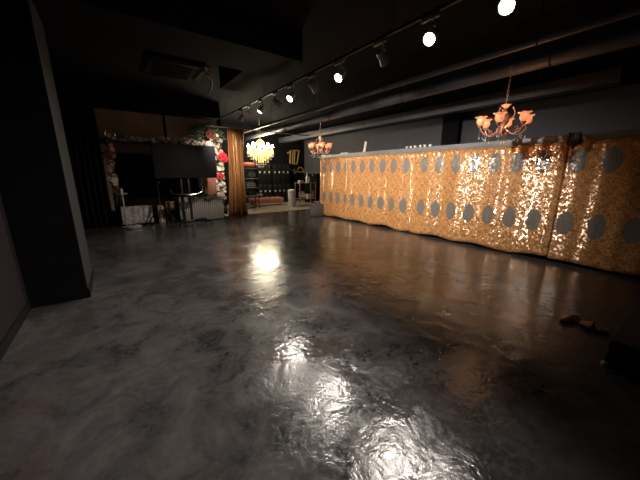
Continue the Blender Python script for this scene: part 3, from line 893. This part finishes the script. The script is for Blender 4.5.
tube(tray, bez((0.28, -0.18, 0.90), (0.36, -0.16, 0.93), (0.38, -0.14, 1.05), (0.33, -0.14, 1.16), 8), 0.016, 8)
tube(tray, bez((-0.42, -0.16, 0.90), (-0.46, -0.14, 0.92), (-0.47, -0.14, 0.98), (-0.46, -0.14, 1.02), 6), 0.013, 8)
tube(tray, [(-0.10, -0.2, 0.86), (-0.13, 0.0, 0.88)], 0.012, 6); tube(tray, [(0.08, -0.2, 0.86), (0.11, 0.0, 0.88)], 0.012, 6)
obj('tray_rail', tray, 'chrome', tv)
obj('tray', B((-0.05, -0.10, 0.87), (0.55, 0.22, 0.016), bev=0.004), 'black_metal', tv)
obj('cable', T(bez((-0.05, 0.05, 1.3), (-0.12, 0.1, 0.9), (0.08, -0.05, 0.6), (0.0, 0.03, 0.1), 14), 0.007, 6), 'black_metal', tv)
obj('cable', T(bez((0.05, 0.05, 1.3), (0.2, 0.1, 0.9), (-0.1, -0.05, 0.7), (0.05, 0.03, 0.1), 14), 0.006, 6), 'black_metal', tv)

# tripod
tr = thing('tripod_stand', 'black folding tripod stand left of the screen trolley', 'tripod', (0.97, 9.0, 0))
obj('pole', T([(0, 0, 0.32), (0, 0, 1.22)], [0.017, 0.013], 8), 'black_metal', tr)
obj('collar', L([(0.02, 0.58), (0.032, 0.6), (0.032, 0.66), (0.02, 0.68)], 10), 'black_metal', tr)
obj('clamp_knob', L([(0, -0.02), (0.022, -0.015), (0.022, 0.015), (0, 0.02)], 10, (0.04, -0.02, 1.2)), 'grey_metal', tr)
for i in range(3):
    a = R(20 + 120 * i); c, s = math.cos(a), math.sin(a)
    lg = obj('leg', T([(0.02 * c, 0.02 * s, 0.64), (0.42 * c, 0.42 * s, 0.015)], 0.013, 8), 'black_metal', tr)
    obj('rubber_foot', L([(0.02, 0), (0.022, 0.02), (0.014, 0.035)], 8, (0.42 * c, 0.42 * s, 0)), 'black_metal', lg)
    obj('brace', T([(0.015 * c, 0.015 * s, 0.34), (0.24 * c, 0.24 * s, 0.29)], 0.008, 6), 'black_metal', tr)

# slim pedestal and floor disc
pd = thing('pedestal_stand', 'slim pale pedestal with a small tray top by the left flowers', 'stand', (0.14, 9.22, 0))
obj('base', L([(0.13, 0), (0.13, 0.015), (0.03, 0.03), (0.02, 0.05)], 20), 'grey_metal', pd)
obj('post', L([(0.018, 0.03), (0.024, 0.3), (0.018, 0.6), (0.03, 0.88)], 12), 'grey_metal', pd)
obj('tray_top', L([(0.03, 0.88), (0.11, 0.90), (0.13, 0.925), (0.12, 0.925), (0.0, 0.905)], 20), 'offwhite', pd)
obj('candle', L([(0.032, 0.91), (0.032, 1.04), (0.008, 1.045), (0.006, 1.06), (0, 1.065)], 12), 'offwhite', pd)
dk = thing('floor_disc', 'round pale metal disc lying on the floor before the plinth', 'disc', (0.28, 8.98, 0))
obj('disc_body', L([(0.17, 0), (0.19, 0.02), (0.185, 0.06), (0.15, 0.075), (0, 0.078)], 28), 'grey_metal', dk)
obj('disc_cap', L([(0.06, 0.076), (0.055, 0.09), (0, 0.092)], 20), 'chrome', dk)

# ------------------------------------------------------------------ lobby
FZ = 0.012


def locker_bank(label, x0, n):
    w = 0.24
    t = thing('locker_bank', label, 'lockers', (x0 + n * w / 2, 12.80, FZ), group='black lockers against the lobby wall')
    obj('carcass', B((0, 0.02, 0.93), (n * w, 0.42, 1.86)), 'locker', t, smooth=False)
    dm = mesh('door', B((0, 0, 0), (w - 0.008, 0.02, 0.86), bev=0.004), 'locker')
    pm = mesh('number_plate', B((0, 0, 0), (0.075, 0.006, 0.085), bev=0.002), 'plate')
    vm = mesh('vent', B((0, 0, 0), (0.05, 0.006, 0.012)), 'grey_metal')
    hm = mesh('handle', B((0, 0, 0), (0.016, 0.02, 0.07), bev=0.004), 'black_metal')
    for i in range(n):
        for r in range(2):
            x = -n * w / 2 + w * (i + 0.5)
            d = obj('door', dm, None, t, loc=(x, -0.20, 0.485 + r * 0.89))
            obj('number_plate', pm, None, d, loc=(0, -0.012, 0.10))
            obj('vent', vm, None, d, loc=(0, -0.012, 0.36))
            obj('handle', hm, None, d, loc=(0.085, -0.018, 0.0))


locker_bank('three-column bank of black lockers behind the pink bench', 5.50, 3)
locker_bank('four-column bank of black lockers toward the gold wall emblem', 6.28, 4)

bn = thing('tufted_bench', 'long pink tufted bench in front of the black lockers', 'bench', (5.50, 11.75, FZ))
sb = bmesh.new()
NXX, NYY = 60, 16
LB, WB = 1.52, 0.48
grid = []
for i in range(NXX + 1):
    row = []
    for j in range(NYY + 1):
        x = (i / NXX - 0.5) * LB; y = (j / NYY - 0.5) * WB
        e = min(LB / 2 - abs(x), WB / 2 - abs(y))
        k = i * 12 / NXX; q = j * 4 / NYY
        tuft = abs(math.sin(k * PI / 2)) * abs(math.sin(q * PI / 2 + (PI / 2 if int(k) % 2 else 0)))
        z = 0.36 - 0.06 * math.exp(-e / 0.03) + 0.022 * (math.cos(k * PI) * math.cos(q * PI))
        row.append(sb.verts.new((x, y, z)))
    grid.append(row)
for i in range(NXX):
    for j in range(NYY): sb.faces.new((grid[i][j], grid[i + 1][j], grid[i + 1][j + 1], grid[i][j + 1]))
bd2 = [grid[i][0] for i in range(NXX + 1)] + [grid[NXX][j] for j in range(1, NYY + 1)] + [grid[i][NYY] for i in range(NXX - 1, -1, -1)] + [grid[0][j] for j in range(NYY - 1, 0, -1)]
low = [sb.verts.new((v.co.x * 0.99, v.co.y * 0.99, 0.12)) for v in bd2]
for k in range(len(bd2)):
    k2 = (k + 1) % len(bd2); sb.faces.new((bd2[k2], bd2[k], low[k], low[k2]))
sb.faces.new(low)
obj('cushion', sb, 'bench_pink', bn)
btn = mesh('button', L([(0.012, 0), (0.010, 0.008), (0, 0.011)], 8), 'bench_pink')
for i in range(6):
    for j in range(2): obj('button', btn, None, bn, loc=(-0.63 + i * 0.252, -0.12 + j * 0.24, 0.335))
lgm = mesh('leg', L([(0.016, 0), (0.024, 0.12)], 10), 'gold')
for sx in (-1, 1):
    for sy in (-1, 1): obj('leg', lgm, None, bn, loc=(sx * 0.66, sy * 0.17, 0))
gcu = thing('round_cushion', 'dark grey round cushion at the left end of the pink bench', 'cushion', (5.18, 11.86, 0.395))
obj('pad', L([(0, 0), (0.14, 0.01), (0.20, 0.06), (0.19, 0.11), (0.12, 0.15), (0, 0.155)], 20), 'grey_bag', gcu)
obj('button', L([(0.02, 0.15), (0.016, 0.162), (0, 0.165)], 8), 'grey_bag', gcu)

# shelf behind the curtain
sh = thing('open_shelf', 'black open metal shelf just right of the gold curtain', 'shelf', (4.48, 11.2, FZ))
pm = mesh('post', B((0, 0, 0), (0.03, 0.03, 1.66), bev=0.004), 'black_metal')
for sx in (-1, 1):
    for sy in (-1, 1): obj('post', pm, None, sh, loc=(sx * 0.34, sy * 0.2, 0.83))
sm = mesh('shelf_board', B((0, 0, 0), (0.68, 0.42, 0.025), bev=0.004), 'black_metal')
em = mesh('edge_strip', B((0, 0, 0), (0.66, 0.008, 0.02)), 'grey_metal')
for z in (0.14, 0.52, 0.86, 1.22, 1.62):
    b_ = obj('shelf_board', sm, None, sh, loc=(0, 0, z)); obj('edge_strip', em, None, b_, loc=(0, -0.212, 0))


def bag(label, x, y, z, w, d, h, mat, grp='bags on the lobby shelf'):
    t = thing('shoulder_bag', label, 'bag', (x, y, z), group=grp)
    obj('bag_body', B((0, 0, h / 2), (w, d, h), bev=min(w, d, h) * 0.3, seg=3), mat, t)
    obj('flap', B((0, -d / 2 + 0.004, h * 0.68), (w * 0.86, 0.02, h * 0.5), bev=0.008), mat, t)
    obj('bag_strap', T(bez((-w * 0.35, 0, h * 0.9), (-w * 0.3, 0, h * 1.25), (w * 0.3, 0, h * 1.25), (w * 0.35, 0, h * 0.9), 10), 0.012, 6), mat, t)


bag('grey-green bag on the upper shelf beneath the coral roll', 4.58, 11.15, 1.25, 0.34, 0.26, 0.24, 'green_bag')
bag('grey bag on the third shelf up of the black rack', 4.52, 11.15, 0.89, 0.40, 0.28, 0.19, 'grey_bag')
bag('dark bag on the second shelf up of the black rack', 4.56, 11.15, 0.55, 0.36, 0.28, 0.18, 'black_metal')
rl = thing('cloth_roll', 'coral red cloth roll lying on top of the black shelf', 'cloth roll', (4.45, 11.15, 1.648))
rb = bmesh.new(); lathe(rb, [(0.0, -0.29), (0.08, -0.29), (0.105, -0.26), (0.11, 0), (0.105, 0.26), (0.08, 0.29), (0, 0.29)], 18, (0, 0, 0.11), rot=Matrix.Rotation(PI / 2, 3, 'Y'))
obj('roll', rb, 'roll_red', rl)
for x in (-0.2, 0.2): obj('tie', T([(x, 0.112 * math.cos(2 * PI * k / 16), 0.112 + 0.112 * math.sin(2 * PI * k / 16)) for k in range(16)], 0.007, 6, closed=True), 'stem', rl)

# white bin
wb = thing('pedal_bin', 'tall white bin standing right of the pink bench', 'bin', (6.27, 10.80, FZ))
obj('drum', L([(0.14, 0), (0.15, 0.01), (0.165, 0.62), (0.16, 0.63)], 24), 'white', wb)
obj('lid', L([(0.17, 0.63), (0.17, 0.66), (0.14, 0.72), (0.07, 0.75), (0, 0.755)], 24), 'white', wb)
obj('pedal', B((0, -0.18, 0.02), (0.08, 0.07, 0.015), bev=0.005), 'black_metal', wb)
obj('rim', T([(0.168 * math.cos(2 * PI * k / 24), 0.168 * math.sin(2 * PI * k / 24), 0.632) for k in range(24)], 0.008, 6, closed=True), 'grey_metal', wb)

# gold emblem and white sign on the wall
em = thing('wall_emblem', 'gold outlined letter emblem on the black lobby wall', 'wall emblem', (7.72, YB - 0.03, 2.25))
obj('letter_upright', B((-0.20, 0, 0.0), (0.07, 0.04, 0.66), Matrix.Rotation(R(4), 3, 'Y')), 'gold', em)
obj('letter_serif', B((-0.27, 0, 0.22), (0.20, 0.04, 0.06), Matrix.Rotation(R(-20), 3, 'Y')), 'gold', em)
lp = [(-0.08, 0, -0.33), (0.20, 0, -0.33), (0.34, 0, 0.33), (-0.02, 0, 0.33)]
fbm = bmesh.new()
for k in range(4):
    a, b = Vector(lp[k]), Vector(lp[(k + 1) % 4]); d = b - a
    box(fbm, (a + b) / 2, (d.length + 0.05, 0.04, 0.055), Matrix.Rotation(-math.atan2(d.z, d.x), 3, 'Y'))
obj('letter_outline', fbm, 'gold', em)
obj('letter_bar', B((0.06, 0, 0.0), (0.05, 0.04, 0.62), Matrix.Rotation(R(6), 3, 'Y')), 'gold', em)
sg = thing('wall_sign', 'small white slanted sign below the gold emblem', 'sign', (7.66, YB - 0.02, 1.52))
for x, z, ln, an in ((-0.12, 0.12, 0.16, 40), (0.0, 0.03, 0.2, 35), (0.10, -0.06, 0.16, 45), (0.08, 0.08, 0.1, -30)):
    obj('stroke', B((x, 0, z), (ln, 0.02, 0.045), Matrix.Rotation(R(an), 3, 'Y')), 'plate', sg)

# gold trolley with wares
gt = thing('gold_trolley', 'two-tier gold rod trolley loaded with boxes and jars', 'trolley', (7.02, 10.85, FZ))
for sx in (-1, 1):
    for sy in (-1, 1): obj('trolley_post', T([(sx * 0.42, sy * 0.2, 0.0), (sx * 0.42, sy * 0.2, 1.0)], 0.018, 8), 'gold', gt)
for z in (0.28, 0.98):
    obj('tier', B((0, 0, z), (0.84, 0.42, 0.018), bev=0.003), 'black_metal', gt)
    obj('tier_rail', T([(-0.42, -0.2, z + 0.03), (0.42, -0.2, z + 0.03), (0.42, 0.2, z + 0.03), (-0.42, 0.2, z + 0.03)], 0.009, 6, closed=True), 'gold', gt)
T0, T1 = FZ + 0.29, FZ + 0.99
plm = thing('white_plate', 'round white plate propped on the lower trolley tier', 'plate', (6.84, 10.88, T0))
obj('dish', L([(0.0, 0.0), (0.10, 0.004), (0.17, 0.025), (0.166, 0.031), (0.10, 0.014), (0, 0.010)], 24, (0, 0.02, 0.18), rot=Matrix.Rotation(R(78), 3, 'X')), 'white', plm)
obj('easel', B((0, 0.03, 0.03), (0.14, 0.10, 0.06), bev=0.01), 'gold', plm)


def gift(label, x, y, z, w, d, h, mat, rib):
    t = thing('gift_box', label, 'box', (x, y, z), group='boxes on the gold trolley')
    obj('carton', B((0, 0, h * 0.42), (w, d, h * 0.84), bev=0.004), mat, t)
    obj('lid', B((0, 0, h * 0.90), (w + 0.012, d + 0.012, h * 0.2), bev=0.004), mat, t)
    obj('ribbon', B((0, 0, h * 0.5 + 0.003), (0.02, d + 0.016, h + 0.006)), rib, t)


gift('coral box at the front of the lower trolley tier', 6.80, 10.70, T0, 0.22, 0.12, 0.11, 'roll_red', 'white')
gift('white box at the right of the lower trolley tier', 7.15, 10.80, T0, 0.2, 0.16, 0.22, 'white', 'roll_red')
gift('small pink box in the right corner of the lower trolley tier', 7.335, 10.78, T0, 0.13, 0.14, 0.34, 'bench_pink', 'white')
gift('pale box on the left of the top trolley tier', 6.78, 10.85, T1, 0.2, 0.16, 0.12, 'offwhite', 'gold')


def bottle(label, x, y, z, s, mat):
    t = thing('bottle', label, 'bottle', (x, y, z), group='bottles on the gold trolley')
    obj('flask', L([(0.045 * s, 0), (0.05 * s, 0.01), (0.05 * s, 0.2 * s), (0.02 * s, 0.27 * s), (0.018 * s, 0.33 * s)], 14), mat, t)
    obj('stopper', L([(0.022 * s, 0.33 * s), (0.022 * s, 0.37 * s), (0, 0.375 * s)], 10), 'gold', t)


bottle('tall white bottle on the top trolley tier', 7.08, 10.80, T1, 1.25, 'white')
bottle('short white bottle beside the tall white one', 7.24, 10.86, T1, 0.8, 'plate')
bottle('dark bottle at the right end of the top tier', 7.38, 10.80, T1, 1.0, 'black_metal')

# counter by the partition end
ct = thing('wall_shelf', 'dark shelf unit behind the gold trolley near the partition', 'shelf', (8.05, 11.6, FZ))
obj('shelf_frame', B((0, 0, 0.7), (0.5, 1.1, 1.38), bev=0.008), 'black_paint', ct)
obj('shelf_top', B((0, 0, 1.405), (0.56, 1.16, 0.03), bev=0.006), 'brown_panel', ct)
hat = thing('gold_ornament', 'gold curled ornament on the lobby wall above the trolley', 'ornament', (8.12, YB - 0.03, 1.52))
hb2 = bmesh.new()
tube(hb2, bez((-0.35, 0, 0), (-0.1, 0, -0.03), (0.1, 0, -0.03), (0.35, 0, 0.02), 10), 0.022, 8)
tube(hb2, bez((-0.2, 0, 0.02), (-0.15, 0, 0.28), (0.15, 0, 0.28), (0.2, 0, 0.02), 12), 0.02, 8)
obj('scrollwork', hb2, 'gold', hat)

# grey bin by the partition end
gbx = thing('grey_bin', 'grey plastic tub with handles at the lobby end of the partition', 'bin', (5.52, 7.86, 0))
tb = bmesh.new(); box(tb, (0, 0, 0.20), (0.40, 0.28, 0.40), bev=0.03, seg=3)
obj('tub', tb, 'grey_plastic', gbx)
obj('rim', B((0, 0, 0.405), (0.42, 0.30, 0.03), bev=0.012), 'grey_plastic', gbx)
for x in (-0.09, 0.10): obj('handle', T(bez((x, -0.09, 0.415), (x - 0.02, -0.08, 0.56), (x + 0.02, 0.08, 0.56), (x, 0.09, 0.415), 10), 0.018, 8), 'black_metal', gbx)
obj('pouch', B((0.02, 0, 0.46), (0.22, 0.16, 0.08), bev=0.03), 'grey_bag', gbx)


# ------------------------------------------------------------------ slippers and black case at the right
def slipper(label, loc, rz):
    t = thing('slipper', label, 'slipper', loc, rz, 'pair of brown slippers on the floor')
    t.scale = (0.9, 0.82, 0.95)
    def outline(sc=1.0, n=28):
        pts = []
        for k in range(n):
            a = 2 * PI * k / n
            y = 0.135 * math.cos(a)
            w = 0.044 + 0.008 * math.cos(a) - 0.006 * math.cos(2 * a)
            pts.append((w * math.sin(a) * sc, y * sc))
        return pts
    sbm = bmesh.new()
    lo = [sbm.verts.new((x, y, 0.0)) for x, y in outline(0.97)]; hi = [sbm.verts.new((x, y, 0.018)) for x, y in outline(1.0)]
    n = len(lo)
    for k in range(n): sbm.faces.new((lo[k], lo[(k + 1) % n], hi[(k + 1) % n], hi[k]))
    sbm.faces.new(lo[::-1]); sbm.faces.new(hi)
    obj('sole', sbm, 'shoe_in', t)
    ub = bmesh.new(); rows = []
    for i in range(9):       # vamp from toe to instep
        y = 0.130 - 0.13 * i / 8
        w = 0.047 * math.sqrt(max(0.02, 1 - ((y - 0.0) / 0.138) ** 2)) + 0.004
        hgt = 0.024 + 0.042 * (i / 8) ** 0.7
        rows.append([ub.verts.new((w * math.cos(PI * k / 10), y, 0.016 + hgt * math.sin(PI * k / 10))) for k in range(11)])
    for a, b in zip(rows, rows[1:]):
        for k in range(10): ub.faces.new((a[k], a[k + 1], b[k + 1], b[k]))
    o = obj('vamp', ub, 'shoe', t); o.modifiers.new('thickness', 'SOLIDIFY').thickness = 0.003
    hb3 = bmesh.new(); rows = []
    for i in range(13):
        a = PI + PI * (i / 12) if False else R(200 + 140 * i / 12)
        x, y = 0.040 * math.cos(a) * 1.05, 0.0 + 0.130 * math.sin(a)
        rows.append([hb3.verts.new((x * s_, y * s_, z)) for s_, z in ((1.0, 0.014), (1.0, 0.035), (0.95, 0.052))])
    for a, b in zip(rows, rows[1:]):
        for k in range(2): hb3.faces.new((a[k], a[k + 1], b[k + 1], b[k]))
    o = obj('heel_counter', hb3, 'shoe', t); o.modifiers.new('thickness', 'SOLIDIFY').thickness = 0.004


slipper('brown slipper on the left of the pair, lying sideways', (3.53, 0.59, 0), R(62))
slipper('brown slipper on the right of the pair, nearer the black case', (3.50, 0.42, 0), R(-8))

cs = thing('equipment_case', 'low black equipment case at the lower right edge', 'case', (3.32, -0.44, 0))
obj('case_body', B((0, 0, 0.105), (1.0, 1.36, 0.15), bev=0.012), 'case', cs)
obj('case_lid', B((0, 0, 0.22), (1.0, 1.36, 0.07), bev=0.012), 'case', cs)
cc = mesh('corner_cap', L([(0.0, 0.018), (0.022, 0.012), (0.028, -0.006), (0.022, -0.02), (0, -0.022)], 10), 'grey_metal')
for sx in (-1, 1):
    for sy in (-1, 1):
        if (sx, sy) == (-1, 1): obj('corner_cap', cc, None, cs, loc=(sx * 0.49, sy * 0.67, 0.05))
        obj('rubber_foot', L([(0.03, 0), (0.034, 0.03)], 10, (sx * 0.42, sy * 0.6, 0)), 'black_metal', cs)
obj('latch', B((-0.505, 0.2, 0.185), (0.012, 0.08, 0.06), bev=0.003), 'black_metal', cs)
